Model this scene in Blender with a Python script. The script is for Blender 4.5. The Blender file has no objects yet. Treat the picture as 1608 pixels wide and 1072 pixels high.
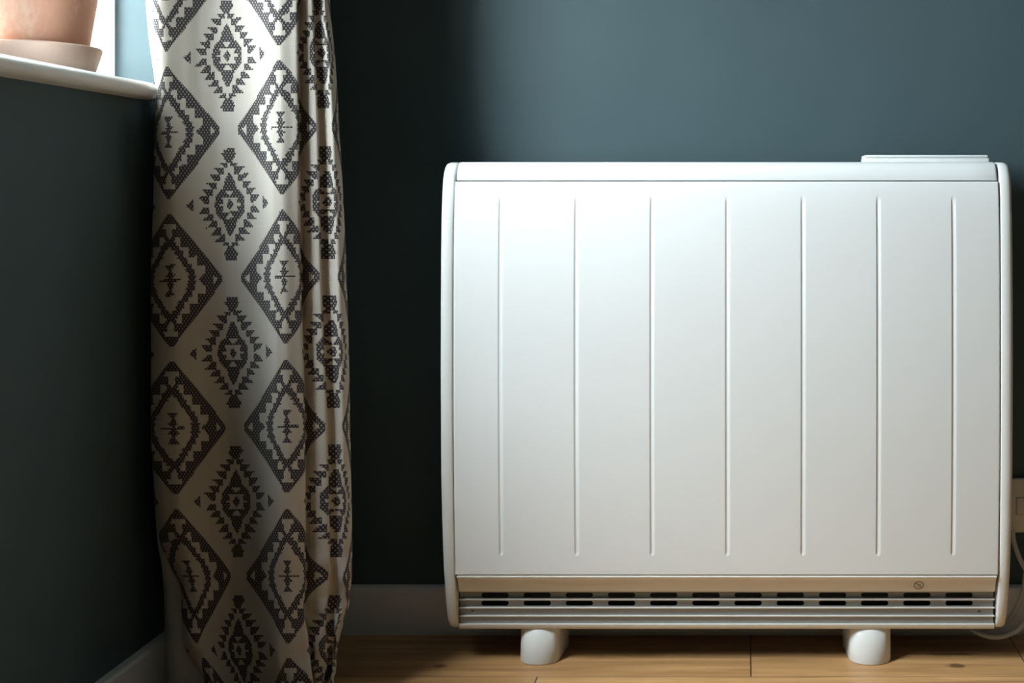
import bpy, bmesh, math, random
from mathutils import Vector, noise

SC = bpy.context.scene
COL = SC.collection

# ------------------------------------------------------------------ camera
F = 1900.0                      # focal length in pixels of the 1608 px frame
CX, CY = 1170.0, 310.0          # principal point (shift lens)
CAM_H, CAM_D = 0.743, 2.07      # eye height, distance to the back wall
cam = bpy.data.cameras.new('camera')
cam.sensor_width = 36.0
cam.lens = F / 1608.0 * 36.0
cam.shift_x = -(CX - 804.0) / 1608.0
cam.shift_y = -(536.0 - CY) / 1608.0
cam.clip_start = 0.02
camo = bpy.data.objects.new('camera', cam)
camo.location = (0, -CAM_D, CAM_H)
camo.rotation_euler = (math.pi / 2, 0, 0)
COL.objects.link(camo)
SC.camera = camo

# ------------------------------------------------------------------ view
SC.view_settings.view_transform = 'Standard'
SC.view_settings.look = 'None'
SC.view_settings.gamma = 1.0
SC.view_settings.use_curve_mapping = False
SC.view_settings.exposure = 0.0

# ------------------------------------------------------------------ world: overcast daylight
SKY = 66.0
w = bpy.data.worlds.new('daylight')
SC.world = w
w.use_nodes = True
wn, wl = w.node_tree.nodes, w.node_tree.links
wn.clear()
tc = wn.new('ShaderNodeTexCoord')
sp = wn.new('ShaderNodeSeparateXYZ')
cr = wn.new('ShaderNodeValToRGB')
bg = wn.new('ShaderNodeBackground')
wo = wn.new('ShaderNodeOutputWorld')
mr = wn.new('ShaderNodeMapRange')
mr.inputs['From Min'].default_value = -1
wl.new(tc.outputs['Generated'], sp.inputs[0])
wl.new(sp.outputs['Z'], mr.inputs['Value'])
wl.new(mr.outputs[0], cr.inputs[0])
wl.new(cr.outputs[0], bg.inputs[0])
wl.new(bg.outputs[0], wo.inputs[0])
bg.inputs[1].default_value = SKY
HAZE = ((0.46, 0.1), (0.52, 0.75), (0.75, 0.5), (0.95, 1.6))    # (0.5 + sin(elevation)/2, luminance)
e = cr.color_ramp.elements
for k_, (p_, q_) in enumerate(HAZE):
    if k_ < 2:
        e[k_].position = p_
    el = e[k_] if k_ < 2 else e.new(p_)
    el.color = (0.90 * q_, 0.98 * q_, 1.04 * q_, 1)

# window opening in the left wall (world coordinates)
WALL_L = -0.887
WIN_Y1 = -0.254                 # far jamb
WIN_Y0 = -1.2
ADDED_MULL = -0.57                    # unseen mullion, added to hold back some daylight
WIN_Z0 = 0.909                  # sill top
WIN_Z1 = 2.0
SHADE_LEAVES = 150  # unseen plant added in the pot to dim the window light
SHADE_PLANT_R = 0.07
SHADE_PLANT_H = 0.45

pl = bpy.data.lights.new('daylight_portal', 'AREA')
pl.shape = 'RECTANGLE'
pl.size = WIN_Z1 - WIN_Z0
pl.size_y = WIN_Y1 - WIN_Y0
pl.cycles.is_portal = True
plo = bpy.data.objects.new('daylight_portal', pl)
plo.location = (-1.09, (WIN_Y0 + WIN_Y1) / 2, (WIN_Z0 + WIN_Z1) / 2)
plo.rotation_euler = (0, -math.pi / 2, 0)
COL.objects.link(plo)


# ------------------------------------------------------------------ helpers
def P(px, py, Z):
    return Vector(((px - CX) * Z / F, Z - CAM_D, CAM_H - (py - CY) * Z / F))


def PX(px, Z):
    return (px - CX) * Z / F


def PZ(py, Z):
    return CAM_H - (py - CY) * Z / F


def interp(x, pts):
    if x <= pts[0][0]:
        return pts[0][1]
    for (a, va), (b, vb) in zip(pts, pts[1:]):
        if x <= b:
            t = (x - a) / (b - a)
            return va + (vb - va) * t
    return pts[-1][1]


def smooth(x, pts):
    """monotone-ish cubic interpolation through pts"""
    n = len(pts)
    if x <= pts[0][0]:
        return pts[0][1]
    if x >= pts[-1][0]:
        return pts[-1][1]
    for i in range(n - 1):
        if x <= pts[i + 1][0]:
            break
    x0, y0 = pts[i]
    x1, y1 = pts[i + 1]
    d = (y1 - y0) / (x1 - x0)

    def tang(j):
        if j <= 0 or j >= n - 1:
            return (pts[min(j + 1, n - 1)][1] - pts[max(j - 1, 0)][1]) / (pts[min(j + 1, n - 1)][0] - pts[max(j - 1, 0)][0])
        a = (pts[j][1] - pts[j - 1][1]) / (pts[j][0] - pts[j - 1][0])
        b = (pts[j + 1][1] - pts[j][1]) / (pts[j + 1][0] - pts[j][0])
        if a * b <= 0:
            return 0.0
        return 2 * a * b / (a + b)
    h = x1 - x0
    t = (x - x0) / h
    m0, m1 = tang(i), tang(i + 1)
    return ((2 * t**3 - 3 * t**2 + 1) * y0 + (t**3 - 2 * t**2 + t) * h * m0
            + (-2 * t**3 + 3 * t**2) * y1 + (t**3 - t**2) * h * m1)


def link(name, me, mat=None, parent=None, shade=True):
    o = bpy.data.objects.new(name, me)
    COL.objects.link(o)
    if mat:
        me.materials.append(mat)
    if parent:
        o.parent = parent
        o.matrix_parent_inverse = parent.matrix_world.inverted()
    if shade:
        for p in me.polygons:
            p.use_smooth = True
    return o


def obj(name, bm, mat=None, parent=None, angle=None):
    bmesh.ops.recalc_face_normals(bm, faces=bm.faces)
    me = bpy.data.meshes.new(name)
    bm.to_mesh(me)
    bm.free()
    o = link(name, me, mat, parent, shade=angle is not None)
    if angle is not None and angle < 180:
        lim = math.radians(angle)
        b2 = bmesh.new()
        b2.from_mesh(me)
        for ed in b2.edges:
            if len(ed.link_faces) == 2 and ed.calc_face_angle(0) > lim:
                ed.smooth = False
        b2.to_mesh(me)
        b2.free()
    return o


def box(bm, x0, x1, y0, y1, z0, z1):
    v = [bm.verts.new((x, y, z)) for x in (x0, x1) for y in (y0, y1) for z in (z0, z1)]
    for f in ((0, 1, 3, 2), (4, 6, 7, 5), (0, 4, 5, 1), (2, 3, 7, 6), (0, 2, 6, 4), (1, 5, 7, 3)):
        bm.faces.new([v[i] for i in f])
    return v


def rbox(x0, x1, y0, y1, z0, z1, r=0.003, seg=3):
    bm = bmesh.new()
    box(bm, x0, x1, y0, y1, z0, z1)
    bmesh.ops.bevel(bm, geom=list(bm.edges), offset=r, segments=seg, profile=0.5, affect='EDGES')
    return bm


def lathe(bm, prof, c, n=96):
    rings = []
    for r, z in prof:
        if r < 1e-6:
            rings.append([bm.verts.new((c[0], c[1], c[2] + z))])
        else:
            rings.append([bm.verts.new((c[0] + r * math.cos(2 * math.pi * i / n), c[1] + r * math.sin(2 * math.pi * i / n), c[2] + z)) for i in range(n)])
    for a, b in zip(rings, rings[1:]):
        for i in range(n):
            j = (i + 1) % n
            if len(a) == 1 and len(b) == 1:
                continue
            if len(a) == 1:
                bm.faces.new((a[0], b[i], b[j]))
            elif len(b) == 1:
                bm.faces.new((a[i], a[j], b[0]))
            else:
                bm.faces.new((a[i], a[j], b[j], b[i]))


def catmull(pts, per=14):
    out = []
    p = [Vector(q) for q in pts]
    p = [2 * p[0] - p[1]] + p + [2 * p[-1] - p[-2]]
    for i in range(1, len(p) - 2):
        for k_ in range(per):
            t = k_ / per
            a, b, c, d = p[i - 1], p[i], p[i + 1], p[i + 2]
            out.append(0.5 * ((2 * b) + (c - a) * t + (2 * a - 5 * b + 4 * c - d) * t * t + (3 * b - a - 3 * c + d) * t**3))
    out.append(p[-2])
    return out


def tube(bm, pts, r, n=14):
    up = Vector((0.13, 0.2, 1)).normalized()
    rings = []
    for i, q in enumerate(pts):
        t = (pts[min(i + 1, len(pts) - 1)] - pts[max(i - 1, 0)]).normalized()
        s = t.cross(up)
        if s.length < 1e-4:
            s = t.cross(Vector((1, 0, 0)))
        s.normalize()
        u = s.cross(t).normalized()
        up = u
        rings.append([bm.verts.new(q + r * (s * math.cos(2 * math.pi * k_ / n) + u * math.sin(2 * math.pi * k_ / n))) for k_ in range(n)])
    for a, b in zip(rings, rings[1:]):
        for i in range(n):
            j = (i + 1) % n
            bm.faces.new((a[i], a[j], b[j], b[i]))
    bm.faces.new(rings[0])
    bm.faces.new(rings[-1][::-1])


def tag(o, label=None, cat=None, kind=None, group=None):
    if label:
        o['label'] = label
    if cat:
        o['category'] = cat
    if kind:
        o['kind'] = kind
    if group:
        o['group'] = group
    return o


def empty(name, loc):
    o = bpy.data.objects.new(name, None)
    o.location = loc
    o.empty_display_size = 0.05
    COL.objects.link(o)
    bpy.context.view_layer.update()
    return o


# ------------------------------------------------------------------ materials
class Mat:
    def __init__(self, name, col=(0.8, 0.8, 0.8), rough=0.5, metal=0.0, spec=0.5):
        self.m = bpy.data.materials.new(name)
        self.m.use_nodes = True
        self.nt = self.m.node_tree
        self.b = self.nt.nodes['Principled BSDF']
        self.b.inputs['Base Color'].default_value = (*col, 1)
        self.b.inputs['Roughness'].default_value = rough
        self.b.inputs['Metallic'].default_value = metal
        self.b.inputs['Specular IOR Level'].default_value = spec

    def n(self, t, **kw):
        nd = self.nt.nodes.new('ShaderNode' + t)
        for a, b in kw.items():
            setattr(nd, a, b)
        return nd

    def l(self, a, b):
        self.nt.links.new(a, b)

    def val(self, sock, v):
        if hasattr(v, 'is_linked') or isinstance(v, bpy.types.NodeSocket):
            self.l(v, sock)
        else:
            sock.default_value = v

    def math(self, op, a, b=0.0, c=None):
        nd = self.n('Math', operation=op)
        self.val(nd.inputs[0], a)
        self.val(nd.inputs[1], b)
        if c is not None:
            self.val(nd.inputs[2], c)
        return nd.outputs[0]

    def mix(self, f, a, b):
        nd = self.n('Mix', data_type='RGBA')
        self.val(nd.inputs[0], f)
        self.val(nd.inputs[6], a if not isinstance(a, tuple) else (*a, 1))
        self.val(nd.inputs[7], b if not isinstance(b, tuple) else (*b, 1))
        return nd.outputs[2]

    def noise(self, scale, detail=2, rough=0.5, vec=None):
        nd = self.n('TexNoise')
        nd.inputs['Scale'].default_value = scale
        nd.inputs['Detail'].default_value = detail
        nd.inputs['Roughness'].default_value = rough
        if vec is not None:
            self.l(vec, nd.inputs['Vector'])
        return nd.outputs[0]

    def pos(self, s=(1, 1, 1), loc=(0, 0, 0)):
        g = self.n('NewGeometry')
        mp = self.n('Mapping')
        mp.inputs['Scale'].default_value = s
        mp.inputs['Location'].default_value = loc
        self.l(g.outputs['Position'], mp.inputs['Vector'])
        return mp.outputs[0]

    def bump(self, h, strength=0.2, dist=0.001):
        bp = self.n('Bump')
        bp.inputs['Strength'].default_value = strength
        bp.inputs['Distance'].default_value = dist
        self.l(h, bp.inputs['Height'])
        self.l(bp.outputs[0], self.b.inputs['Normal'])

    def col(self, s):
        self.l(s, self.b.inputs['Base Color'])


def wall_mat(name, base):
    m = Mat(name, base, 0.62, spec=0.32)
    f = m.noise(6, 3, 0.6, m.pos())
    d = tuple(c * 0.93 for c in base)
    u = tuple(min(1, c * 1.06) for c in base)
    m.col(m.mix(f, d, u))
    m.bump(m.noise(420, 2, 0.6, m.pos((1, 1, 0.7))), 0.35, 0.0006)
    return m.m


TEAL = wall_mat("teal_wall_paint", (0.053, 0.087, 0.099))
CEIL = wall_mat('ceiling_paint', (0.62, 0.62, 0.60))

_m = Mat('white_gloss_trim', (0.72, 0.73, 0.74), 0.38)
_m.bump(_m.noise(90, 3, 0.6, _m.pos((1, 1, 3))), 0.15, 0.0006)
TRIM = _m.m
_m = Mat('sill_paint', (0.66, 0.67, 0.66), 0.32)
_m.col(_m.mix(_m.noise(30, 4, 0.6, _m.pos()), (0.74, 0.76, 0.76), (0.84, 0.86, 0.86)))
_m.bump(_m.noise(70, 3, 0.6, _m.pos()), 0.25, 0.001)
SILL = _m.m
_m = Mat('white_window_frame', (0.80, 0.81, 0.82), 0.3)
_m.bump(_m.noise(50, 2, 0.5, _m.pos()), 0.05, 0.0005)
FRAME = _m.m


def enamel(name, col, rough, bs=0.04):
    m = Mat(name, col, rough)
    m.col(m.mix(m.noise(9, 3, 0.5, m.pos()), tuple(c * 0.985 for c in col), col))
    m.bump(m.noise(900, 2, 0.5, m.pos()), bs, 0.0002)
    return m.m


WHITE = enamel('white_enamel_steel', (0.765, 0.78, 0.785), 0.5)
WHITE_PL = enamel('white_moulded_plastic', (0.76, 0.77, 0.76), 0.38)
GRILLE = enamel('light_grille_steel', (0.74, 0.72, 0.68), 0.36)
PLATE = enamel('grey_plate_steel', (0.36, 0.365, 0.355), 0.45)
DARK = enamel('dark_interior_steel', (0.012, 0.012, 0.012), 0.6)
STEEL = Mat('screw_steel', (0.35, 0.35, 0.33), 0.3, 1.0)
STEEL.bump(STEEL.noise(2000, 2, 0.5, STEEL.pos()), 0.1, 0.0001)
STEEL = STEEL.m
_m = Mat('grey_printed_ink', (0.10, 0.085, 0.06), 0.6)
_m.col(_m.mix(_m.noise(1500, 2, 0.5, _m.pos()), (0.09, 0.075, 0.055), (0.13, 0.11, 0.08)))
INK = _m.m
SOCKET = enamel('white_socket_plastic', (0.62, 0.60, 0.57), 0.35)
CABLE = enamel('white_cable_sheath', (0.55, 0.54, 0.51), 0.45)


def glass():
    m = bpy.data.materials.new('clear_window_glass')
    m.use_nodes = True
    nt = m.node_tree
    nt.nodes.clear()
    out = nt.nodes.new('ShaderNodeOutputMaterial')
    mx = nt.nodes.new('ShaderNodeMixShader')
    tr = nt.nodes.new('ShaderNodeBsdfTransparent')
    gl = nt.nodes.new('ShaderNodeBsdfGlossy')
    lw = nt.nodes.new('ShaderNodeLayerWeight')      # facing^5: thin-pane reflectance, same from both sides
    lw.inputs['Blend'].default_value = 0.5
    pw = nt.nodes.new('ShaderNodeMath')
    pw.operation = 'POWER'
    pw.inputs[1].default_value = 5.0
    nt.links.new(lw.outputs['Facing'], pw.inputs[0])
    fr = nt.nodes.new('ShaderNodeMath')
    fr.operation = 'MULTIPLY_ADD'
    fr.inputs[1].default_value = 0.90
    fr.inputs[2].default_value = 0.04
    nt.links.new(pw.outputs[0], fr.inputs[0])
    gl.inputs['Roughness'].default_value = 0.02
    tr.inputs[0].default_value = (0.96, 0.98, 0.97, 1)
    nt.links.new(fr.outputs[0], mx.inputs[0])
    nt.links.new(tr.outputs[0], mx.inputs[1])
    nt.links.new(gl.outputs[0], mx.inputs[2])
    nt.links.new(mx.outputs[0], out.inputs[0])
    return m


GLASS = glass()

# terracotta
_m = Mat('terracotta', (0.50, 0.27, 0.18), 0.85)
_c = _m.mix(_m.noise(14, 4, 0.65, _m.pos((1, 1, 0.8))), (0.46, 0.21, 0.13), (0.64, 0.37, 0.26))
_r = _m.n('ValToRGB')
_r.color_ramp.elements[0].position = 0.52
_r.color_ramp.elements[1].position = 0.72
_m.l(_m.noise(22, 6, 0.7, _m.pos((1, 1, 0.6), (3, 1, 2))), _r.inputs[0])
_m.col(_m.mix(_m.math('MULTIPLY', _r.outputs[0], 0.5), _c, (0.74, 0.58, 0.48)))
_m.bump(_m.noise(220, 3, 0.6, _m.pos()), 0.3, 0.0008)
TERRA = _m.m
_m = Mat('saucer_terracotta', (0.6, 0.48, 0.42), 0.85)
_m.col(_m.mix(_m.noise(18, 5, 0.7, _m.pos((1, 1, 3))), (0.56, 0.37, 0.28), (0.68, 0.51, 0.42)))
_m.bump(_m.noise(220, 3, 0.6, _m.pos()), 0.3, 0.0008)
SAUCER = _m.m
_m = Mat('dark_soil', (0.04, 0.025, 0.018), 0.95)
_m.bump(_m.noise(180, 4, 0.7, _m.pos()), 0.9, 0.004)
SOIL = _m.m


# oak floor: planks along X, rows across Y
def floor_mat():
    m = Mat('oak_floor', (0.4, 0.25, 0.13), 0.42, spec=0.4)
    g = m.n('NewGeometry')
    s = m.n('SeparateXYZ')
    m.l(g.outputs['Position'], s.inputs[0])
    x, y = s.outputs[0], s.outputs[1]
    ROW = 0.193
    rowf = m.math('DIVIDE', y, -ROW)
    row = m.math('FLOOR', rowf)
    fr_ = m.math('FRACT', rowf)
    L = 1.22
    # joints: row 0 at x=0.009 ; row 1 at x=-0.322
    off = m.math('ADD', m.math('MULTIPLY', row, 0.331), -0.009)
    xf = m.math('DIVIDE', m.math('ADD', x, off), L)
    pid = m.math('FLOOR', xf)
    xr = m.math('FRACT', xf)
    # second cut in every plank (short block right of the joint)
    seed = m.math('ADD', m.math('MULTIPLY', row, 7.31), m.math('MULTIPLY', pid, 3.77))
    cv = m.n('CombineXYZ')
    m.l(m.math('ADD', m.math('MULTIPLY', x, 1.6), seed), cv.inputs[0])
    m.l(m.math('ADD', m.math('MULTIPLY', y, 26.0), seed), cv.inputs[1])
    grain = m.n('TexNoise')
    grain.inputs['Scale'].default_value = 2.2
    grain.inputs['Detail'].default_value = 6
    grain.inputs['Roughness'].default_value = 0.62
    grain.inputs['Distortion'].default_value = 0.6
    m.l(cv.outputs[0], grain.inputs['Vector'])
    cv2 = m.n('CombineXYZ')
    m.l(m.math('MULTIPLY', x, 5.0), cv2.inputs[0])
    m.l(m.math('MULTIPLY', y, 260.0), cv2.inputs[1])
    fine = m.n('TexNoise')
    fine.inputs['Scale'].default_value = 2.0
    fine.inputs['Detail'].default_value = 3
    m.l(cv2.outputs[0], fine.inputs['Vector'])
    wn_ = m.n('TexWhiteNoise', noise_dimensions='1D')
    m.l(seed, wn_.inputs['W'])
    ramp = m.n('ValToRGB')
    ce = ramp.color_ramp.elements
    ce[0].position = 0.33
    ce[0].color = (0.32, 0.155, 0.058, 1)
    ce[1].position = 0.66
    ce[1].color = (0.66, 0.38, 0.165, 1)
    m.l(grain.outputs[0], ramp.inputs[0])
    c = m.mix(m.math('MULTIPLY', fine.outputs[0], 0.35), ramp.outputs[0], (0.34, 0.19, 0.085))
    c = m.mix(m.math('MULTIPLY', wn_.outputs[0], 0.3), c, (0.42, 0.23, 0.10))

    # knots
    def knot(kx, ky, rx, ry):
        dx = m.math('DIVIDE', m.math('SUBTRACT', x, kx), rx)
        dy = m.math('DIVIDE', m.math('SUBTRACT', y, ky), ry)
        d = m.math('SQRT', m.math('ADD', m.math('MULTIPLY', dx, dx), m.math('MULTIPLY', dy, dy)))
        d = m.math('ADD', d, m.math('MULTIPLY', m.math('SUBTRACT', m.noise(60, 3, 0.6, m.pos()), 0.5), 1.1))
        mp = m.n('MapRange')
        mp.interpolation_type = 'SMOOTHSTEP'
        mp.inputs['From Min'].default_value = 0.35
        mp.inputs['From Max'].default_value = 1.1
        mp.inputs['To Min'].default_value = 0.8
        mp.inputs['To Max'].default_value = 0.0
        m.l(d, mp.inputs['Value'])
        return mp.outputs[0]
    for kx, ky, rx, ry in ((0.334, -0.149, 0.019, 0.011), (-0.485, -0.151, 0.014, 0.010), (0.33, -0.10, 0.06, 0.006),
                           (-0.06, -0.35, 0.02, 0.012), (0.9, -0.5, 0.02, 0.012), (-0.4, -0.6, 0.018, 0.01)):
        c = m.mix(knot(kx, ky, rx, ry), c, (0.07, 0.03, 0.012))
    # seams
    def line(f, w_):
        return m.math('LESS_THAN', m.math('ABSOLUTE', m.math('SUBTRACT', m.math('FRACT', m.math('ADD', f, 0.5)), 0.5)), w_)
    seam_r = line(rowf, 0.0010 / ROW)
    seam_x = line(xf, 0.0010 / L)
    # extra end joint at x=0.447 in row 0
    ex = m.math('MULTIPLY', m.math('LESS_THAN', m.math('ABSOLUTE', m.math('SUBTRACT', x, 0.447)), 0.001), m.math('LESS_THAN', m.math('ABSOLUTE', row), 0.5))
    sm = m.math('MAXIMUM', m.math('MULTIPLY', seam_r, 0.6), m.math('MAXIMUM', seam_x, ex))
    c = m.mix(sm, c, (0.05, 0.025, 0.012))
    m.col(c)
    m.bump(m.math('SUBTRACT', m.math('MULTIPLY', fine.outputs[0], 0.2), sm), 0.4, 0.0008)
    return m.m


FLOOR = floor_mat()


def curtain_mat():
    m = Mat('woven_ikat_cotton', (0.5, 0.5, 0.5), 0.9, spec=0.1)
    a = m.n('Attribute')
    a.attribute_name = 'motif'
    uv = m.n('UVMap')
    s = m.n('SeparateXYZ')
    m.l(uv.outputs[0], s.inputs[0])
    u, v = s.outputs[0], s.outputs[1]     # uv carries woven cells: 1 unit = 1 mm of cloth

    def lattice(pu, pv):
        return m.math('MULTIPLY', m.math('COSINE', m.math('MULTIPLY', u, 2 * math.pi / pu)),
                      m.math('COSINE', m.math('MULTIPLY', v, 2 * math.pi / pv)))

    def step(x_, a0, a1):
        mp = m.n('MapRange')
        mp.inputs['From Min'].default_value = a0
        mp.inputs['From Max'].default_value = a1
        m.l(x_, mp.inputs['Value'])
        return mp.outputs[0]
    holes = step(lattice(5.5, 8.0), 0.22, 0.70)
    dots = step(lattice(5.2, 4.1), 0.40, 0.85)
    warm = m.noise(5, 2, 0.5, m.pos())
    cream = m.mix(warm, (0.46, 0.425, 0.37), (0.50, 0.47, 0.42))
    cream = m.mix(m.math('MULTIPLY', dots, 0.55), cream, (0.24, 0.21, 0.18))
    dark = m.mix(m.math('MULTIPLY', holes, 0.62), (0.038, 0.034, 0.037), (0.40, 0.37, 0.34))
    m.col(m.mix(a.outputs['Fac'], cream, dark))
    m.bump(m.math('ADD', m.math('MULTIPLY', lattice(5.2, 4.1), -0.5), m.math('MULTIPLY', holes, -0.3)), 0.35, 0.0005)
    m.b.inputs['Sheen Weight'].default_value = 0.15
    return m.m


FABRIC = curtain_mat()
_m = Mat('white_curtain_lining', (0.78, 0.78, 0.75), 0.85, spec=0.15)
_m.b.inputs['Transmission Weight'].default_value = 0.0
_m.bump(_m.noise(600, 2, 0.5, _m.pos()), 0.3, 0.0004)
LINING = _m.m

# ================================================================== setting
RX, BY, CZ = 2.2, -3.3, 2.4
OUT_L = -1.07                  # outer face of left wall


def solid(name, boxes, mat, kind='structure'):
    bm = bmesh.new()
    for b in boxes:
        box(bm, *b)
    o = obj(name, bm, mat)
    tag(o, kind=kind)
    return o


solid('floor', [(OUT_L, RX + 0.1, BY - 0.1, 0.1, -0.06, 0.0)], FLOOR)
solid('ceiling', [(OUT_L, RX + 0.1, BY - 0.1, 0.1, CZ, CZ + 0.08)], CEIL)
solid('wall_back', [(OUT_L, RX + 0.1, 0.0, 0.1, 0.0, CZ)], TEAL)
solid('wall_right', [(RX, RX + 0.1, BY, 0.0, 0.0, CZ)], TEAL)
solid('wall_front', [(OUT_L, RX + 0.1, BY - 0.1, BY, 0.0, CZ)], TEAL)
ZS = WIN_Z0 - 0.022            # underside of the sill board
solid('wall_left', [
    (OUT_L, WALL_L, BY, 0.0, 0.0, ZS),
    (OUT_L, WALL_L, BY, 0.0, WIN_Z1, CZ),
    (OUT_L, WALL_L, WIN_Y1, 0.0, ZS, WIN_Z1),
    (OUT_L, WALL_L, BY, WIN_Y0, ZS, WIN_Z1)], TEAL)


def skirting(name, x0, x1, y0, y1, h, front):
    """board with a softly rounded top front edge; front = direction it faces"""
    bm = bmesh.new()
    box(bm, x0, x1, y0, y1, 0, h)
    es = [e_ for e_ in bm.edges if all(abs(v.co.z - h) < 1e-6 for v in e_.verts)]
    if front == 'y':
        es = [e_ for e_ in es if all(abs(v.co.y - y0) < 1e-6 for v in e_.verts)]
    else:
        es = [e_ for e_ in es if all(abs(v.co.x - x1) < 1e-6 for v in e_.verts)]
    bmesh.ops.bevel(bm, geom=es, offset=0.006, segments=5, profile=0.5, affect='EDGES')
    o = obj(name, bm, TRIM, angle=40)
    tag(o, kind='structure')


BB = 0.0815
skirting('baseboard_back', WALL_L, RX, -0.016, 0.0, BB, 'y')
skirting('baseboard_left', WALL_L, WALL_L + 0.016, BY, -0.016, BB, 'x')

# ---- window: frame, casement, glass, sill board
win = empty('window_1', (-0.98, (WIN_Y0 + WIN_Y1) / 2, WIN_Z0))
tag(win, kind='structure')
FX0, FX1 = -1.03, -0.946
bm = bmesh.new()
fw = 0.012
box(bm, FX0, FX1, WIN_Y1 - fw, WIN_Y1, WIN_Z0, WIN_Z1)
box(bm, FX0, FX1, WIN_Y0, WIN_Y0 + fw, WIN_Z0, WIN_Z1)
box(bm, FX0, FX1, WIN_Y0 + fw, WIN_Y1 - fw, WIN_Z1 - fw, WIN_Z1)
box(bm, FX0, FX1 - 0.04, WIN_Y0 + fw, WIN_Y1 - fw, WIN_Z0, WIN_Z0 + 0.02)
box(bm, FX0 - 0.012, FX1, ADDED_MULL - 0.035, ADDED_MULL + 0.035, WIN_Z0 + 0.02, WIN_Z1 - fw)  # added upright that blocks part of the window light
obj('window_frame', bm, FRAME, win)
bm = bmesh.new()
cw = 0.025
a0, a1, c0, c1 = WIN_Y0 + fw, WIN_Y1 - fw, WIN_Z0 + 0.02, WIN_Z1 - fw
box(bm, FX0 - 0.01, FX0 + 0.03, a1 - cw, a1, c0, c1)
box(bm, FX0 - 0.01, FX0 + 0.03, a0, a0 + cw, c0, c1)
box(bm, FX0 - 0.01, FX0 + 0.03, a0 + cw, a1 - cw, c1 - cw, c1)
box(bm, FX0 - 0.01, FX0 + 0.03, a0 + cw, a1 - cw, c0, c0 + cw)
ca = obj('casement', bm, FRAME, win)
bm = bmesh.new()
box(bm, FX0 + 0.006, FX0 + 0.010, a0 + cw, a1 - cw, c0 + cw, c1 - cw)
obj('glass_pane', bm, GLASS, win)

# sill: board with bullnose projecting into the room
bm = bmesh.new()
T = 0.022
prof = [(-1.05, 0.0)]
SXN = -0.850
for i in range(9):
    a = math.pi / 2 - math.pi * i / 8
    prof.append((SXN - T * 0.5 + T * 0.5 * math.cos(a), T / 2 + T / 2 * math.sin(a)))
prof.append((-1.05, 0.0))
prof[0] = (-1.05, T)


def extr(bm, prof, y0, y1, z):
    A = [bm.verts.new((x, y0, z + h)) for x, h in prof]
    B = [bm.verts.new((x, y1, z + h)) for x, h in prof]
    n = len(prof)
    for i in range(n):
        j = (i + 1) % n
        bm.faces.new((A[i], A[j], B[j], B[i]))
    bm.faces.new(A[::-1])
    bm.faces.new(B)


extr(bm, prof, WIN_Y0, -0.322, ZS)
prof2 = [(x - 0.016 if x > -1.0 else x, h) for x, h in prof]
extr(bm, prof2, -0.322, -0.262, ZS)
inner = [(-1.05, T), (WALL_L, T), (WALL_L, 0), (-1.05, 0)]
extr(bm, inner, -0.262, WIN_Y1, ZS)
obj('window_sill', bm, SILL, win, angle=35)

# ================================================================== heater
HX = -0.0287
HO, HI = 0.4487, 0.4292        # outer / inner half width of side panels
HP = 0.4276                    # half width of the front panel
ht = empty('storage_heater', (HX, -0.10, 0.0))
tag(ht, 'white panel heater with ribbed front and slotted grille on two feet', 'heater')

side_front = [(256, 1.929), (260, 1.921), (268, 1.913), (280, 1.9065), (300, 1.9015), (340, 1.8965), (400, 1.8930), (480, 1.8912), (580, 1.8905),
              (660, 1.8915), (740, 1.8938), (820, 1.8980), (870, 1.9020), (903, 1.9058), (940, 1.914), (965, 1.922), (978, 1.930), (984, 1.938)]
ZT = PZ(254.5, 1.93)
ZB = PZ(985, 1.938)


def side_panel(sgn):
    path = [(2.040, ZT - 0.004), (2.036, ZT), (1.945, ZT), (1.936, ZT - 0.0003)]
    path += [(Z, PZ(py, Z)) for py, Z in side_front]
    path += [(1.945, ZB), (2.036, ZB), (2.040, ZB + 0.004)]
    n = len(path)
    xs = [(HI, -0.0020), (HI + 0.0005, -0.0008), (HI + 0.0016, 0.0), (HO - 0.0085, 0.0), (HO - 0.0050, -0.0007),
          (HO - 0.0022, -0.0022), (HO - 0.0006, -0.0048), (HO, -0.0085)]
    bm = bmesh.new()
    nor = []
    for i in range(n):
        a = Vector(path[(i - 1) % n])
        b = Vector(path[(i + 1) % n])
        t = (b - a).normalized()
        nor.append(Vector((-t.y, t.x)))
    ctr = Vector((1.98, 0.42))
    rings = []
    for x, off in xs:
        ring = []
        for i in range(n):
            p = Vector(path[i])
            nn = nor[i]
            if nn.dot(p - ctr) < 0:
                nn = -nn
            q = p + nn * off
            xx = x
            if x > HI + 0.006:
                xx -= 0.0030 * min(1.0, max(0.0, (0.30 - q.y) / 0.24)) ** 1.3      # the panel narrows towards its foot
            ring.append(bm.verts.new((HX + sgn * xx, q.x - CAM_D, q.y)))
        rings.append(ring)
    for a, b in zip(rings, rings[1:]):
        for i in range(n):
            j = (i + 1) % n
            bm.faces.new((a[i], a[j], b[j], b[i]))
    bm.faces.new(rings[0])
    bm.faces.new(rings[-1][::-1])
    obj('side_panel', bm, WHITE_PL, ht, angle=50)


side_panel(-1)
side_panel(1)

panel_front = [(285, 1.9040), (300, 1.9005), (330, 1.8970), (400, 1.8935), (480, 1.8920), (560, 1.8915), (640, 1.8920), (720, 1.8940),
               (800, 1.8975), (860, 1.9010), (903, 1.9040)]
groove_x = [785.5, 904.7, 1023.6, 1142.3, 1261.0, 1379.8, 1498.0]
GX = [(g - CX) * 1.893 / F for g in groove_x]
GZ1, GZ0 = PZ(305, 1.9), PZ(874, 1.9)
pf = [(PZ(py, Z), Z) for py, Z in panel_front][::-1]
PZ0, PZ1 = pf[0][0], pf[-1][0]


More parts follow.
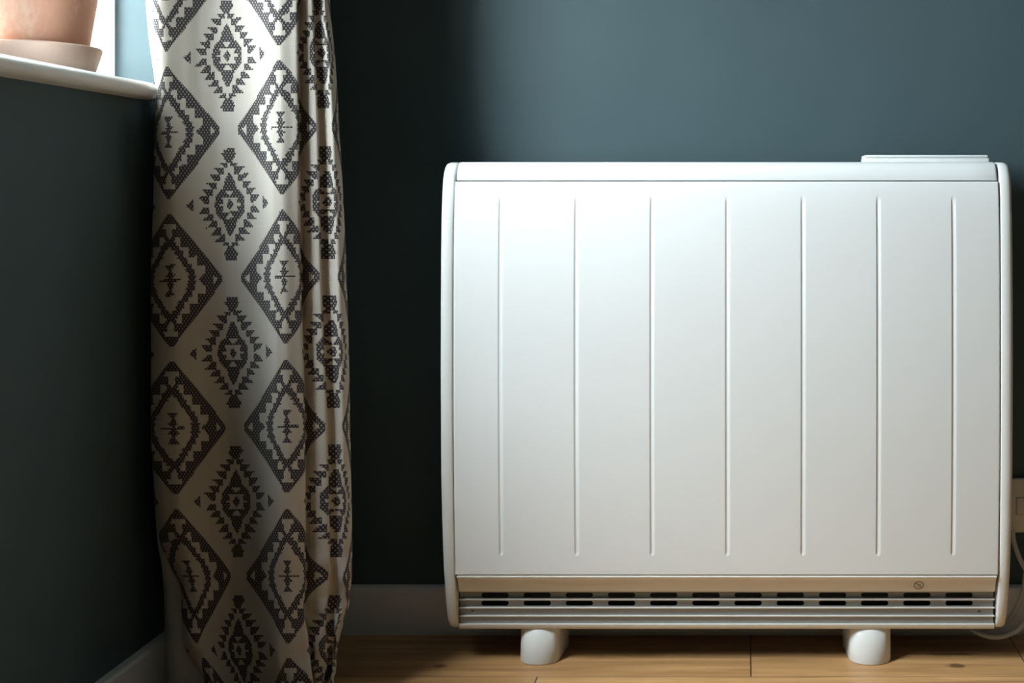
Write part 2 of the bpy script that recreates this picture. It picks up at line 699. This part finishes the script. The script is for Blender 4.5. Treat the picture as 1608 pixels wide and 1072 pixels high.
def groove(x, z):
    if z > GZ1 or z < GZ0:
        return 0.0
    for g in GX:
        d = x - g
        if abs(d) < 0.006:
            wgt = min(1.0, (GZ1 - z) / 0.016, (z - GZ0) / 0.006)
            wgt = wgt * wgt * (3 - 2 * wgt)
            c = -0.0012                       # deepest left of centre: steep left wall, long right ramp
            hw = 0.0030 if d < c else 0.0062
            t = (d - c) / hw
            if abs(t) >= 1:
                return 0.0
            return 0.0013 * wgt * 0.5 * (1 + math.cos(math.pi * t))
    return 0.0


def panel_grid(name, hw, z0, z1, Zf, mat, xs_extra=(), zs_extra=(), r=0.003, skirt=0.012, nz=110, func=None):
    xs = set()
    for t in (0, 0.06, 0.2, 0.4, 0.65, 1.0, 1.4):
        xs.add(round(HX - hw + r * t, 6))
        xs.add(round(HX + hw - r * t, 6))
    for i in range(61):
        xs.add(round(HX - hw + 2 * hw * i / 60, 6))
    xs |= {round(x, 6) for x in xs_extra}
    xs = sorted(xs)
    zs = set()
    for t in (0, 0.06, 0.2, 0.4, 0.65, 1.0, 1.4):
        zs.add(round(z0 + r * t, 6))
        zs.add(round(z1 - r * t, 6))
    for i in range(nz + 1):
        zs.add(round(z0 + (z1 - z0) * i / nz, 6))
    zs |= {round(z, 6) for z in zs_extra}
    zs = sorted(zs)

    def edge(d):
        if d >= r:
            return 0.0
        return r - math.sqrt(max(0, r * r - (r - d) ** 2))
    bm = bmesh.new()
    G = []
    for z in zs:
        row = []
        for x in xs:
            y = Zf(z) - CAM_D + max(edge(min(x - HX + hw, HX + hw - x)), edge(min(z - z0, z1 - z)))
            if func:
                y += func(x, z)
            row.append(bm.verts.new((x, y, z)))
        G.append(row)
    for i in range(len(zs) - 1):
        for j in range(len(xs) - 1):
            bm.faces.new((G[i][j], G[i][j + 1], G[i + 1][j + 1], G[i + 1][j]))
    # skirt and back
    loop = G[0][:] + [r_[-1] for r_ in G[1:]] + G[-1][-2::-1] + [r_[0] for r_ in G[-2:0:-1]]
    back = [bm.verts.new((v.co.x, v.co.y + skirt, v.co.z)) for v in loop]
    n = len(loop)
    for i in range(n):
        j = (i + 1) % n
        bm.faces.new((loop[j], loop[i], back[i], back[j]))
    bm.normal_update()
    me = bpy.data.meshes.new(name)
    bm.to_mesh(me)
    bm.free()
    return link(name, me, mat, ht)


gx = []
for g in GX:
    gx += [g - 0.0060 + 0.0005 * i for i in range(25)]
gz = [GZ1 - 0.016 * i / 10 for i in range(11)] + [GZ0 + 0.006 * i / 6 for i in range(7)] + [GZ1 + 0.0005, GZ0 - 0.0005]
panel_grid('front_panel', HP, PZ0, PZ1, lambda z: smooth(z, pf), WHITE, gx, gz, r=0.0022, func=groove)

# top cover: folded sheet, curved front edge
tc_prof = [(283, 1.9085), (278, 1.9080), (270, 1.9105), (262, 1.9150), (257, 1.920), (255.3, 1.926)]


def top_cover():
    hw = 0.4262
    pts = [(1.918, PZ(283.2, 1.908))]
    pts += [(Z, PZ(py, Z)) for py, Z in tc_prof]
    pts += [(1.934, ZT + 0.0002), (1.945, ZT + 0.0002), (2.034, ZT + 0.0002), (2.034, ZT - 0.02)]
    xs = [(-hw, 0.0025), (-hw + 0.0004, 0.0012), (-hw + 0.0018, 0.0003), (-hw + 0.003, 0)] + [(-hw + 2 * hw * i / 20, 0) for i in range(1, 20)] + \
         [(hw - 0.003, 0), (hw - 0.0018, 0.0003), (hw - 0.0004, 0.0012), (hw, 0.0025)]
    bm = bmesh.new()
    rings = [[bm.verts.new((HX + x, p[0] - CAM_D + o_, p[1] - o_ * 0.3)) for p in pts] for x, o_ in xs]
    for a, b in zip(rings, rings[1:]):
        for i in range(len(pts) - 1):
            bm.faces.new((a[i], a[i + 1], b[i + 1], b[i]))
    bm.faces.new(rings[0] + [])
    bm.faces.new(rings[-1][::-1])
    obj('top_cover', bm, WHITE, ht, angle=45)


top_cover()

# casing behind the panels
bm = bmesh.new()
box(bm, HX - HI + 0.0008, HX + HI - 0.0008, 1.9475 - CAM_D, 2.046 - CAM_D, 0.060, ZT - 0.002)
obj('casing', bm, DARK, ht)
# light inner edge of the seam below the top cover
bm = bmesh.new()
box(bm, HX - 0.4235, HX + 0.4235, 1.9125 - CAM_D, 1.9165 - CAM_D, PZ(289, 1.912), PZ(279, 1.912))
obj('seam_strip', bm, PLATE, ht)

# wall brackets that carry the casing
for sx in (-0.30, 0.30):
    bm = bmesh.new()
    box(bm, HX + sx - 0.015, HX + sx + 0.015, 2.046 - CAM_D, 0.0, 0.62, 0.72)
    obj('wall_bracket', bm, DARK, ht)

# control panel on top
cx0, cx1 = PX(1357, 1.975), PX(1554, 1.975)
bm = rbox(cx0, cx1, 1.972 - CAM_D, 2.032 - CAM_D, ZT - 0.001, PZ(246.2, 1.972), 0.0035, 4)
cp = obj('control_panel', bm, WHITE_PL, ht, angle=60)
bm = rbox(cx0 + 0.0005, cx1 - 0.0035, 1.9700 - CAM_D, 2.030 - CAM_D, PZ(247.2, 1.97), PZ(243.2, 1.97), 0.0018, 3)
obj('lid', bm, WHITE_PL, cp, angle=60)

# fascia strip above the louvres
HG = 0.4250


def strip(name, pts, hw, mat, parent=ht, thick=0.0012, ang=40, end=0.0):
    """sheet following pts [(Z,z)...] across the heater width, with thickness"""
    n = len(pts)
    P2 = [Vector(p) for p in pts]
    nn = []
    for i in range(n):
        t = (P2[min(i + 1, n - 1)] - P2[max(i - 1, 0)]).normalized()
        q = Vector((-t.y, t.x))
        if q.x < 0:
            q = -q
        nn.append(q)
    loop = P2 + [P2[i] + nn[i] * thick for i in range(n - 1, -1, -1)]
    bm = bmesh.new()
    A = [bm.verts.new((HX - hw, p.x - CAM_D, p.y)) for p in loop]
    B = [bm.verts.new((HX + hw, p.x - CAM_D, p.y)) for p in loop]
    m = len(loop)
    for i in range(m):
        j = (i + 1) % m
        bm.faces.new((A[i], A[j], B[j], B[i]))
    bm.faces.new(A)
    bm.faces.new(B[::-1])
    return obj(name, bm, mat, parent, angle=ang)


gr = empty('grille', (HX, -0.15, PZ(945, 1.93)))
gr.parent = ht
gr.matrix_parent_inverse = ht.matrix_world.inverted()
bpy.context.view_layer.update()
fpts = [(1.924, PZ(905.0, 1.924)), (1.9075, PZ(904.6, 1.9075)), (1.9040, PZ(905.0, 1.9040)), (1.9028, PZ(906.0, 1.9028)), (1.9040, PZ(907.2, 1.9040)),
        (1.9085, PZ(908.4, 1.9085)), (1.9155, PZ(918, 1.9155)), (1.921, PZ(928.3, 1.921)), (1.924, PZ(928.6, 1.924))]
fascia = strip('fascia', fpts, HG, GRILLE, gr, 0.0015)

# slotted plate (2-D curve with holes, turned into a mesh)
cu = bpy.data.curves.new('plate', 'CURVE')
cu.dimensions = '2D'
cu.fill_mode = 'BOTH'
cu.extrude = 0.0005
PLZ = 1.9345


def spline(pts):
    s_ = cu.splines.new('POLY')
    s_.points.add(len(pts) - 1)
    for i, (a, b) in enumerate(pts):
        s_.points[i].co = (a, b, 0, 1)
    s_.use_cyclic_u = True


px0, px1 = PX(722.5, PLZ), PX(1559.5, PLZ)
zp0, zp1 = PZ(984, PLZ), PZ(926, PLZ)
spline([(px0, zp0), (px1, zp0), (px1, zp1), (px0, zp1)])
for i in range(12):
    xa = 755.8 + 66.25 * i
    for ya, yb in ((930.2, 938.0), (942.8, 950.6)):
        x0_, x1_ = PX(xa, PLZ), PX(xa + 43, PLZ)
        z1_, z0_ = PZ(ya, PLZ), PZ(yb, PLZ)
        r_ = (z1_ - z0_) / 2 * 0.98
        cxl, cxr, zc = x0_ + r_, x1_ - r_, (z0_ + z1_) / 2
        pts = [(cxr + r_ * math.cos(-math.pi / 2 + math.pi * k_ / 8), zc + r_ * math.sin(-math.pi / 2 + math.pi * k_ / 8)) for k_ in range(9)]
        pts += [(cxl + r_ * math.cos(math.pi / 2 + math.pi * k_ / 8), zc + r_ * math.sin(math.pi / 2 + math.pi * k_ / 8)) for k_ in range(9)]
        spline(pts)
tmp = bpy.data.objects.new('tmp', cu)
COL.objects.link(tmp)
bpy.context.view_layer.update()
dg = bpy.context.evaluated_depsgraph_get()
me = bpy.data.meshes.new_from_object(tmp.evaluated_get(dg))
bpy.data.objects.remove(tmp)
for v in me.vertices:
    x, y, z = v.co
    v.co = (x, PLZ - CAM_D - z + 0.0005, y)
me.materials.clear()
me.name = 'slotted_plate'
link('slotted_plate', me, PLATE, gr, shade=False)

for py, Z in ((941.3, 1.9265), (954.4, 1.9275), (967.2, 1.9285), (980.4, 1.9295)):
    z = PZ(py, Z)
    last = py > 975
    pts = [(Z, z - 0.0008), (Z - 0.0003, z), (Z, z + 0.0008), (Z + 0.0009, z + 0.0011), (PLZ - 0.0004, z + 0.0004)]
    bm = bmesh.new()
    loop = pts + [(PLZ - 0.0004, z - 0.0012)]
    if last:
        loop = pts + [(1.945, z + 0.0004), (1.945, PZ(986.6, 1.945)), (1.934, PZ(987.0, 1.934)), (1.931, PZ(985.5, 1.931)), (1.9302, PZ(983, 1.9302))]
    A = [bm.verts.new((px0 - 0.001, p[0] - CAM_D, p[1])) for p in loop]
    B = [bm.verts.new((px1 + 0.001, p[0] - CAM_D, p[1])) for p in loop]
    m_ = len(loop)
    for i in range(m_):
        j = (i + 1) % m_
        bm.faces.new((A[i], A[j], B[j], B[i]))
    bm.faces.new(A)
    bm.faces.new(B[::-1])
    obj('bottom_rail' if last else 'louvre', bm, GRILLE, gr, angle=50)

# screws
for px in (743.3, 1537.5):
    c = P(px, 960.5, PLZ)
    bm = bmesh.new()
    prof_ = [(0.0, 0.0016), (0.0010, 0.0016), (0.0012, 0.0009), (0.0016, 0.0014), (0.0026, 0.0011), (0.0031, 0.0)]
    n = 20
    rings = []
    for r_, h in prof_:
        if r_ == 0:
            rings.append([bm.verts.new((c.x, c.y - 0.0008, c.z))])
        else:
            rings.append([bm.verts.new((c.x + r_ * math.cos(2 * math.pi * i / n), c.y - h, c.z + r_ * math.sin(2 * math.pi * i / n))) for i in range(n)])
    for a, b in zip(rings, rings[1:]):
        for i in range(n):
            j = (i + 1) % n
            if len(a) == 1:
                bm.faces.new((a[0], b[i], b[j]))
            else:
                bm.faces.new((a[i], a[j], b[j], b[i]))
    obj('screw', bm, STEEL, gr, angle=40)

# 'do not cover' symbol printed on the fascia
sc_ = P(1442.8, 918.3, 1.9150)
slope = Vector((0, 1.921 - 1.9095, PZ(928.3, 1.921) - PZ(908.0, 1.9095))).normalized()
out = Vector((0, -abs(slope.z), -abs(slope.y)))


def flat(bm, pts):
    vs = [bm.verts.new(sc_ + Vector((a, 0, 0)) + (-slope) * b + out * 0.0006) for a, b in pts]
    return bm.faces.new(vs)


bm = bmesh.new()
R0, R1 = 0.0068, 0.0080
for i in range(48):
    a, b = 2 * math.pi * i / 48, 2 * math.pi * (i + 1) / 48
    flat(bm, [(R0 * math.cos(a), R0 * math.sin(a)), (R1 * math.cos(a), R1 * math.sin(a)), (R1 * math.cos(b), R1 * math.sin(b)), (R0 * math.cos(b), R0 * math.sin(b))])
d = 0.7071
w2 = 0.0006
flat(bm, [(-R0 * d - w2 * d, R0 * d - w2 * d), (R0 * d - w2 * d, -R0 * d - w2 * d), (R0 * d + w2 * d, -R0 * d + w2 * d), (-R0 * d + w2 * d, R0 * d + w2 * d)])
for (ax, az, bx, bz) in ((-0.0005, 0.0036, 0.0022, 0.0026), (0.0012, 0.0016, 0.0040, 0.0012), (-0.0034, -0.0006, -0.0012, -0.0022), (-0.0022, -0.0042, 0.0016, -0.0042)):
    q = Vector((bx - ax, bz - az)).normalized() * 0.0003
    flat(bm, [(ax - q.y, az + q.x), (bx - q.y, bz + q.x), (bx + q.y, bz - q.x), (ax + q.y, az - q.x)])
me = bpy.data.meshes.new('warning_symbol')
bm.to_mesh(me)
bm.free()
sy = link('warning_symbol', me, INK, fascia, shade=False)
sy['label'] = 'grey printed circle with a diagonal bar'
# small dark mark at the right end of the fascia
# feet: stadium-section blocks
for xa, xb, da in ((816.0, 876.5, 0), (1335.5, 1399.3, 0)):
    Zf_ = 1.921
    x0_, x1_ = PX(xa, Zf_ + 0.012), PX(xb, Zf_ + 0.012)
    y0_, y1_ = Zf_ - CAM_D, 2.030 - CAM_D
    r_ = (x1_ - x0_) / 2
    cx_ = (x0_ + x1_) / 2
    rr = r_ * 0.92
    pts = []
    for k_ in range(25):
        a = math.pi + math.pi * k_ / 24
        # flattened semicircle in front
        pts.append((cx_ + r_ * math.cos(a), y0_ + rr * 0.80 + rr * 0.80 * math.sin(a)))
    for k_ in range(25):
        a = math.pi * k_ / 24
        pts.append((cx_ + r_ * math.cos(a), y1_ - rr + rr * math.sin(a)))
    bm = bmesh.new()
    lv = [(0.0, 0.0025), (0.0004, 0.0010), (0.0016, 0.0), (0.030, -0.0002), (0.0535, -0.0004), (0.0545, 0.0010)]
    rings = []
    for z, ins in lv:
        s_ = 1 - ins / r_
        rg = []
        for x, y in pts:
            back = min(1.0, max(0.0, (y - y0_ - 0.015) / (y1_ - y0_ - 0.015)))
            lean = 0.0125 * (z / 0.0545) * (1 - (y - y0_) / (y1_ - y0_))
            rg.append(bm.verts.new((cx_ + (x - cx_) * s_ * (1 + 0.30 * back), (y0_ + y1_) / 2 + (y - (y0_ + y1_) / 2) * (1 - ins / 0.055) + lean, z)))
        rings.append(rg)
    n = len(pts)
    for a, b in zip(rings, rings[1:]):
        for i in range(n):
            j = (i + 1) % n
            bm.faces.new((a[i], a[j], b[j], b[i]))
    bm.faces.new(rings[0][::-1])
    bm.faces.new(rings[-1])
    obj('foot', bm, WHITE_PL, ht, angle=50)

# ================================================================== socket plate and cable
WZ = 2.058
sx0 = PX(1580, WZ)
sz1, sz0 = PZ(752, WZ), PZ(836.5, WZ)
so = empty('wall_switch', (sx0 + 0.043, 0, sz0))
tag(so, 'white wall switch plate at the right edge behind the heater', 'switch')
bm = rbox(sx0, sx0 + 0.086, -0.0105, 0.0, sz0, sz1, 0.0018, 3)
obj('plate', bm, SOCKET, so, angle=60)
rx0 = PX(1596.5, WZ)
bm = rbox(rx0, rx0 + 0.026, -0.0125, -0.009, PZ(807.5, WZ), PZ(782, WZ), 0.0008, 2)
obj('rocker', bm, SOCKET, so, angle=60)
bm = bmesh.new()
gx0, gx1, gz0, gz1 = rx0 - 0.0012, rx0 + 0.0272, PZ(807.5, WZ) - 0.0012, PZ(782, WZ) + 0.0012
yb, yf = -0.0108, -0.0098
box(bm, gx0, gx0 + 0.0012, yb, yf, gz0, gz1)
box(bm, gx1 - 0.0012, gx1, yb, yf, gz0, gz1)
box(bm, gx0, gx1, yb, yf, gz0, gz0 + 0.0012)
box(bm, gx0, gx1, yb, yf, gz1 - 0.0012, gz1)
obj('rocker_gap', bm, PLATE, so)

bm = bmesh.new()
pts = [P(1590, 834, 2.050), P(1592, 850, 2.046), P(1600, 874, 2.036), P(1614, 902, 2.028), P(1624, 935, 2.02), P(1619, 962, 2.005),
       P(1602, 985, 1.997), P(1582, 997, 1.992), P(1560, 1000, 1.988), P(1540, 995, 1.995), P(1526, 987, 2.012), P(1530, 982, 2.034), P(1560, 985, 2.036),
       P(1588, 968, 2.034), P(1606, 930, 2.034), P(1610, 900, 2.034)]
tube(bm, catmull(pts), 0.0042)
cb = obj('power_cable', bm, CABLE, angle=180)
tag(cb, 'white power cable coiled behind the heater below the wall switch', 'cable')

# ================================================================== plant pot and saucer
PC = (-0.955, 1.625 - CAM_D, WIN_Z0)
sb = bmesh.new()
lathe(sb, [(0, 0.0), (0.070, 0.0), (0.0725, 0.002), (0.0815, 0.031), (0.0818, 0.0345), (0.0805, 0.0362), (0.0785, 0.0355), (0.0765, 0.030), (0.070, 0.008), (0, 0.008)], PC)
s_o = obj('pot_saucer', sb, SAUCER, angle=40)
tag(s_o, 'pale terracotta saucer on the white window sill under the plant pot', 'saucer')
po = empty('plant_pot', (PC[0], PC[1], PC[2] + 0.0082))
tag(po, 'terracotta plant pot standing in a saucer on the white window sill', 'plant pot')
pb = bmesh.new()
lathe(pb, [(0, 0.0), (0.0595, 0.0), (0.0618, 0.002), (0.0775, 0.105), (0.0782, 0.107), (0.0855, 0.108), (0.087, 0.110), (0.0895, 0.136), (0.0885, 0.138), (0.082, 0.138), (0.0805, 0.135), (0.076, 0.10), (0.0, 0.098)],
      (PC[0], PC[1], PC[2] + 0.0082))
obj('pot_body', pb, TERRA, po, angle=40)
pb = bmesh.new()
lathe(pb, [(0, 0.127), (0.03, 0.128), (0.06, 0.126), (0.0788, 0.123), (0.078, 0.112)], (PC[0], PC[1], PC[2] + 0.0082))
obj('soil', pb, SOIL, po, angle=180)


# unseen leafy plant, added above the pot to soften light on the curtain
LEAF = Mat('green_leaf', (0.06, 0.14, 0.04), 0.5)
LEAF.col(LEAF.mix(LEAF.noise(12, 3, 0.6, LEAF.pos()), (0.04, 0.10, 0.03), (0.10, 0.20, 0.06)))
LEAF.bump(LEAF.noise(90, 2, 0.5, LEAF.pos()), 0.2, 0.001)
LEAF = LEAF.m
rng = random.Random(4)
lb = bmesh.new()
for k_ in range(SHADE_LEAVES):
    ang = k_ * 2.39996
    rr_ = 0.012 + SHADE_PLANT_R * rng.random()
    z0 = PC[2] + 0.125
    top = Vector((PC[0] + math.cos(ang) * rr_ * 1.4, PC[1] + math.sin(ang) * rr_ * 1.7, z0 + 0.06 + SHADE_PLANT_H * rng.random()))
    basep = Vector((PC[0] + math.cos(ang) * 0.02, PC[1] + math.sin(ang) * 0.02, z0))
    mid = (top + basep) / 2 + Vector((0, 0, 0.02))
    tube(lb, catmull([basep, mid, top], 4), 0.0012, 6)
    d_ = Vector((math.cos(ang + rng.uniform(-.6, .6)), math.sin(ang + rng.uniform(-.6, .6)), rng.uniform(-0.3, 0.6))).normalized()
    L_ = rng.uniform(0.055, 0.085)
    sd = d_.cross(Vector((0, 0, 1))).normalized()
    nn_ = sd.cross(d_).normalized()
    prev = None
    for q_ in range(7):
        t_ = q_ / 6
        wv = 0.021 * math.sin(math.pi * min(1, t_ * 0.93 + 0.05)) ** 0.8
        c_ = top + d_ * L_ * t_ + nn_ * (-0.020 * t_ * t_)
        cur_ = [lb.verts.new(c_ + sd * wv + nn_ * 0.004), lb.verts.new(c_), lb.verts.new(c_ - sd * wv + nn_ * 0.004)]
        if prev:
            lb.faces.new((prev[0], prev[1], cur_[1], cur_[0]))
            lb.faces.new((prev[1], prev[2], cur_[2], cur_[1]))
        prev = cur_
for v_ in lb.verts:
    v_.co.x = min(-0.845, max(-0.99, v_.co.x))
    v_.co.y = min(-0.365, max(-0.60, v_.co.y))
me = bpy.data.meshes.new('shade_foliage')
lb.to_mesh(me)
lb.free()
link('shade_foliage', me, LEAF, po)

# ================================================================== curtain
def saw(t):
    return t - math.floor(t)


def big_motif(u, v):
    a, b = abs(u), abs(v)
    d = a / 90.0 + b / 109.0
    if d > 1.0 or a > 86 or b > 105:
        return 0
    # centre motif: little cross with branches
    if b < 1.6 and a < 19:
        return 1
    if a < 2.2 and b < 22:
        return 1
    if b < 27:
        if 2 < b < 9 and a < 3 + (b - 2) * 0.9 and a > (b - 2) * 0.9 - 3.5:
            return 1
        if 9 < b < 14 and a < 4.5:
            return 1
        if 16 < b < 25 and a < 2.5 + (b - 16) * 0.75:
            return 1
    # inner ring
    cen = interp(b, [(0, 37), (9, 36.5), (20, 32), (37, 19.5), (60, 6)])
    st = saw((b + 2) / 9.5)
    if b < 60 and cen - 5.5 - 3.5 * st < a < cen + 3.0 + 4.5 * st:
        return 1
    # X at the top / bottom of the ring
    if 48 < b < 70:
        wdt = 5 + 0.65 * abs(b - 59)
        if a < wdt and a > (abs(b - 59) - 5) * 0.7:
            return 1
    # side block with the light triangle
    if a > 46:
        if a / 1.0 > 70 and a < 79 and b < (79 - a) * 0.95:
            return 0
        if (a - 46) * 0.95 > b:
            return 1
    # border with saw teeth inward
    tooth = saw((b - 6) / 15.5)
    inner = 0.835 - 0.15 * (1 - tooth) * (1 if b < 88 else 0)
    if b > 82:
        inner = 0.70 + 0 * tooth
        if b < 89:
            return 1 if a > 12.0 - (b - 82) * 0.2 else 0
        return 1
    return 1 if d > inner else 0


def small_motif(u, v):
    a, b = abs(u), abs(v)
    # outlying little triangles
    if 62 < a < 74:
        return 1 if b < (74 - a) * 0.85 else 0
    # caps
    if 66 < b < 88:
        if b > 81:
            return 1 if a < 9.5 else 0
        return 1 if a < 4.5 + (b - 66) * 0.62 else 0
    # chain of small triangles
    if 2.5 < b < 70 and a < 60:
        n = math.floor((b - 2.5) / 11.3)
        t = (b - 2.5) / 11.3 - n
        ain = 39.5 - 6.9 * n
        if ain - 3.0 < a < ain + 4.5 + 11.5 * t:
            return 1
    # body
    if a < interp(b, [(0, 26.5), (12, 25), (18, 21), (26, 13), (36, 9), (49, 2.2), (50, 0)]):
        if 14 < b < 22 and a < (b - 13) * 0.95:
            return 0
        if 8.5 < b < 11.5 and a < 15:
            return 0
        if b <= 8.5:
            if a / 6.8 + b / 9.5 < 1:
                return 1
            if a < 12.5:
                return 0
            if b < 1.8 and a < 19:
                return 0
        if 24 < b < 32 and a > 13 - (b - 24) * 0.4:
            return 0
        return 1
    return 0


PER_U, PER_V = 205.0, 234.6


def motif(s, v):
    iu = round(s / PER_U)
    iv = round(v / PER_V)
    r = big_motif(s - iu * PER_U, v - iv * PER_V)
    if r:
        return 1
    iu = math.floor(s / PER_U) + 0.5
    iv = math.floor(v / PER_V) + 0.5
    return small_motif(s - iu * PER_U, v - iv * PER_V)


# picture-height keyed positions of the cloth's folds
xL = [(-1300, 250), (-300, 236), (0, 238), (120, 246), (210, 243), (330, 240), (440, 237), (670, 237), (780, 243), (850, 251), (890, 268), (925, 284), (1000, 286), (1030, 296), (1072, 322), (1125, 332)]
x0 = [(-1300, 275), (-300, 258), (0, 260), (210, 264), (440, 267), (670, 272), (780, 276), (850, 285), (925, 303), (1000, 308), (1072, 335), (1125, 344)]
x1 = [(-1300, 350), (-300, 348), (0, 355), (210, 359), (320, 361), (550, 366), (785, 371), (920, 374), (1003, 374), (1072, 384), (1125, 390)]
x2 = [(-1300, 425), (-300, 428), (0, 436), (200, 440), (440, 446), (670, 450), (905, 451), (1000, 452), (1072, 455), (1125, 458)]
xK = [(-1300, 455), (-300, 462), (0, 468), (210, 470), (440, 473), (670, 479), (905, 480), (960, 478), (1000, 483), (1072, 491), (1125, 494)]
xT = [(-1300, 480), (-300, 490), (0, 492), (100, 496), (210, 500), (440, 505), (670, 514), (905, 518), (1000, 511), (1072, 512), (1125, 512)]
xR = [(-1300, 500), (-300, 508), (0, 518), (100, 527), (200, 533), (350, 541), (450, 545), (600, 549), (720, 551), (850, 553), (920, 551), (960, 545), (1000, 532), (1040, 527), (1072, 526), (1125, 530)]

SU0, SU1 = -50.0, 452.0
CW, CH = 2.2, 2.6
NC = int((SU1 - SU0) / CW)
PY0, PY1 = -1060.0, 1119.0
NR = int((PY1 - PY0) / CH)


def cloth_point(s, py):
    L, a, b, c, K, T_, R = (smooth(py, q) for q in (xL, x0, x1, x2, xK, xT, xR))
    low = max(0.0, (py - 820) / 300.0)
    zdip = 0.010 * math.exp(-((py - 900) / 60.0) ** 2)
    kn_x = [(-50, L + 3), (-40, L), (-20, L + (a - L) * 0.42), (0, a), (50, a + (b - a) * 0.50), (102.5, b), (150, b + (c - b) * 0.50), (205, c),
            (243, K), (249, K - 1.5), (258, K + 2), (268, K + 6.5 + 0.03 * (T_ - K)), (294, T_), (297, T_ + 0.5), (301, T_ + 0.16 * (R - T_)), (307.5, T_ + 0.44 * (R - T_)),
            (320, T_ + 0.62 * (R - T_)), (345, T_ + 0.86 * (R - T_)), (372, R - 1), (380, R), (410, R - 6), (452, R - 22)]
    kn_z = [(-50, 1.768), (-42, 1.750), (-34, 1.740), (-18, 1.730), (0, 1.728), (30, 1.740), (60, 1.758), (92, 1.770), (115, 1.767), (140, 1.754), (165, 1.735), (188, 1.723), (205, 1.724), (225, 1.734), (240, 1.741), (244, 1.745),
            (249, 1.760), (258, 1.761), (268, 1.758), (280, 1.757), (290, 1.759), (294, 1.764), (297, 1.770), (301, 1.774), (307.5, 1.773), (320, 1.773), (345, 1.781), (372, 1.798), (380, 1.815), (410, 1.862), (452, 1.90)]
    x = smooth(s, kn_x)
    Z = smooth(s, kn_z)
    # soft undulation of the broad face
    Z += 0.0025 * math.sin(s / 26.0 + py / 160.0) * math.exp(-((s - 110) / 110.0) ** 2)
    # crumpled lower part
    if low > 0:
        n1 = noise.noise(Vector((s / 45.0, py / 48.0, 1.3)))
        n2 = noise.noise(Vector((s / 20.0, py / 24.0, 7.7)))
        rt = min(1.0, max(0.0, (s - 225) / 60.0))
        Z += min(1, low) * (0.008 * n1 + rt * 0.020 * n1 + rt * 0.012 * n2)
        x += rt * min(1, low * 1.5) * 7.0 * n2
        lf = max(0.0, 1 - (s + 50) / 95.0)
        Z += lf * zdip + lf * 0.020 * min(1, low) * (0.4 + n1)
    return P(x, py, Z)


cur = empty('curtain', (-0.72, -0.32, 0.0))
tag(cur, 'cream full-length curtain with charcoal diamond pattern bunched beside the window', 'curtain')
verts = []
for i in range(NR + 1):
    py = PY0 + CH * i
    for j in range(NC + 1):
        verts.append(cloth_point(SU0 + CW * j, py))
faces, mot, uvs = [], [], []
for i in range(NR):
    for j in range(NC):
        a = i * (NC + 1) + j
        faces.append((a, a + NC + 1, a + NC + 2, a + 1))
        s = SU0 + CW * (j + 0.5)
        py = PY0 + CH * (i + 0.5)
        v = py - 200 - 11 * max(0, (1 - s / 205.0)) * max(0.0, 1 - py / 900.0)
        if s > 249:
            s += 2
        mot.append(float(motif(s, v)))
me = bpy.data.meshes.new('patterned_fabric')
me.from_pydata([tuple(v) for v in verts], [], faces)
at = me.attributes.new('motif', 'FLOAT', 'FACE')
at.data.foreach_set('value', mot)
uvl = me.uv_layers.new(name='cloth')
flat_uv = []
for i in range(NR):
    for j in range(NC):
        s, p_ = SU0 + CW * j, PY0 + CH * i
        flat_uv += [s, -p_, s, -(p_ + CH), s + CW, -(p_ + CH), s + CW, -p_]
uvl.data.foreach_set('uv', flat_uv)
link('patterned_fabric', me, FABRIC, cur)

# lining behind the cloth
xl = [(-1300, 235), (-300, 222), (0, 229), (60, 234), (120, 242), (160, 246), (330, 244), (670, 241), (780, 243), (850, 247), (900, 256), (950, 261), (1000, 268), (1040, 272), (1125, 274)]
rows = 240
verts, faces = [], []
NL = 60
for i in range(rows + 1):
    py = PY0 + (PY1 - PY0) * i / rows
    l_, R = smooth(py, xl), smooth(py, xR)
    for j in range(NL + 1):
        t = j / NL
        x = l_ + (R - 8 - l_) * t
        Z = smooth(t, [(0, 1.784), (0.03, 1.776), (0.12, 1.774), (0.5, 1.788), (0.75, 1.80), (0.9, 1.83), (1, 1.86)])
        fold = noise.noise(Vector((t * 9, py / 140.0, 3.1)))
        Z += 0.003 * fold
        if py > 850:
            Z += 0.010 * min(1, (py - 850) / 80.0)
            x += 3 * noise.noise(Vector((t * 5, py / 40.0, 9.2))) * min(1, (py - 850) / 60.0)
        if j == 0:                      # return edge: added strip, bent to the wall to stop window light
            q = P(x, py, Z)
            for k_ in range(4):
                t_ = k_ / 4.0
                verts.append((max(-0.884, -0.880 + (q.x + 0.880) * t_ ** 1.5), -0.232 + (q.y + 0.232) * t_, q.z))
        verts.append(tuple(P(x, py, Z)))
NL += 4
for i in range(rows):
    for j in range(NL):
        a = i * (NL + 1) + j
        faces.append((a, a + NL + 1, a + NL + 2, a + 1))
me = bpy.data.meshes.new('lining')
me.from_pydata(verts, [], faces)
lo = link('lining', me, LINING, cur)
lo['label'] = 'plain white backing'
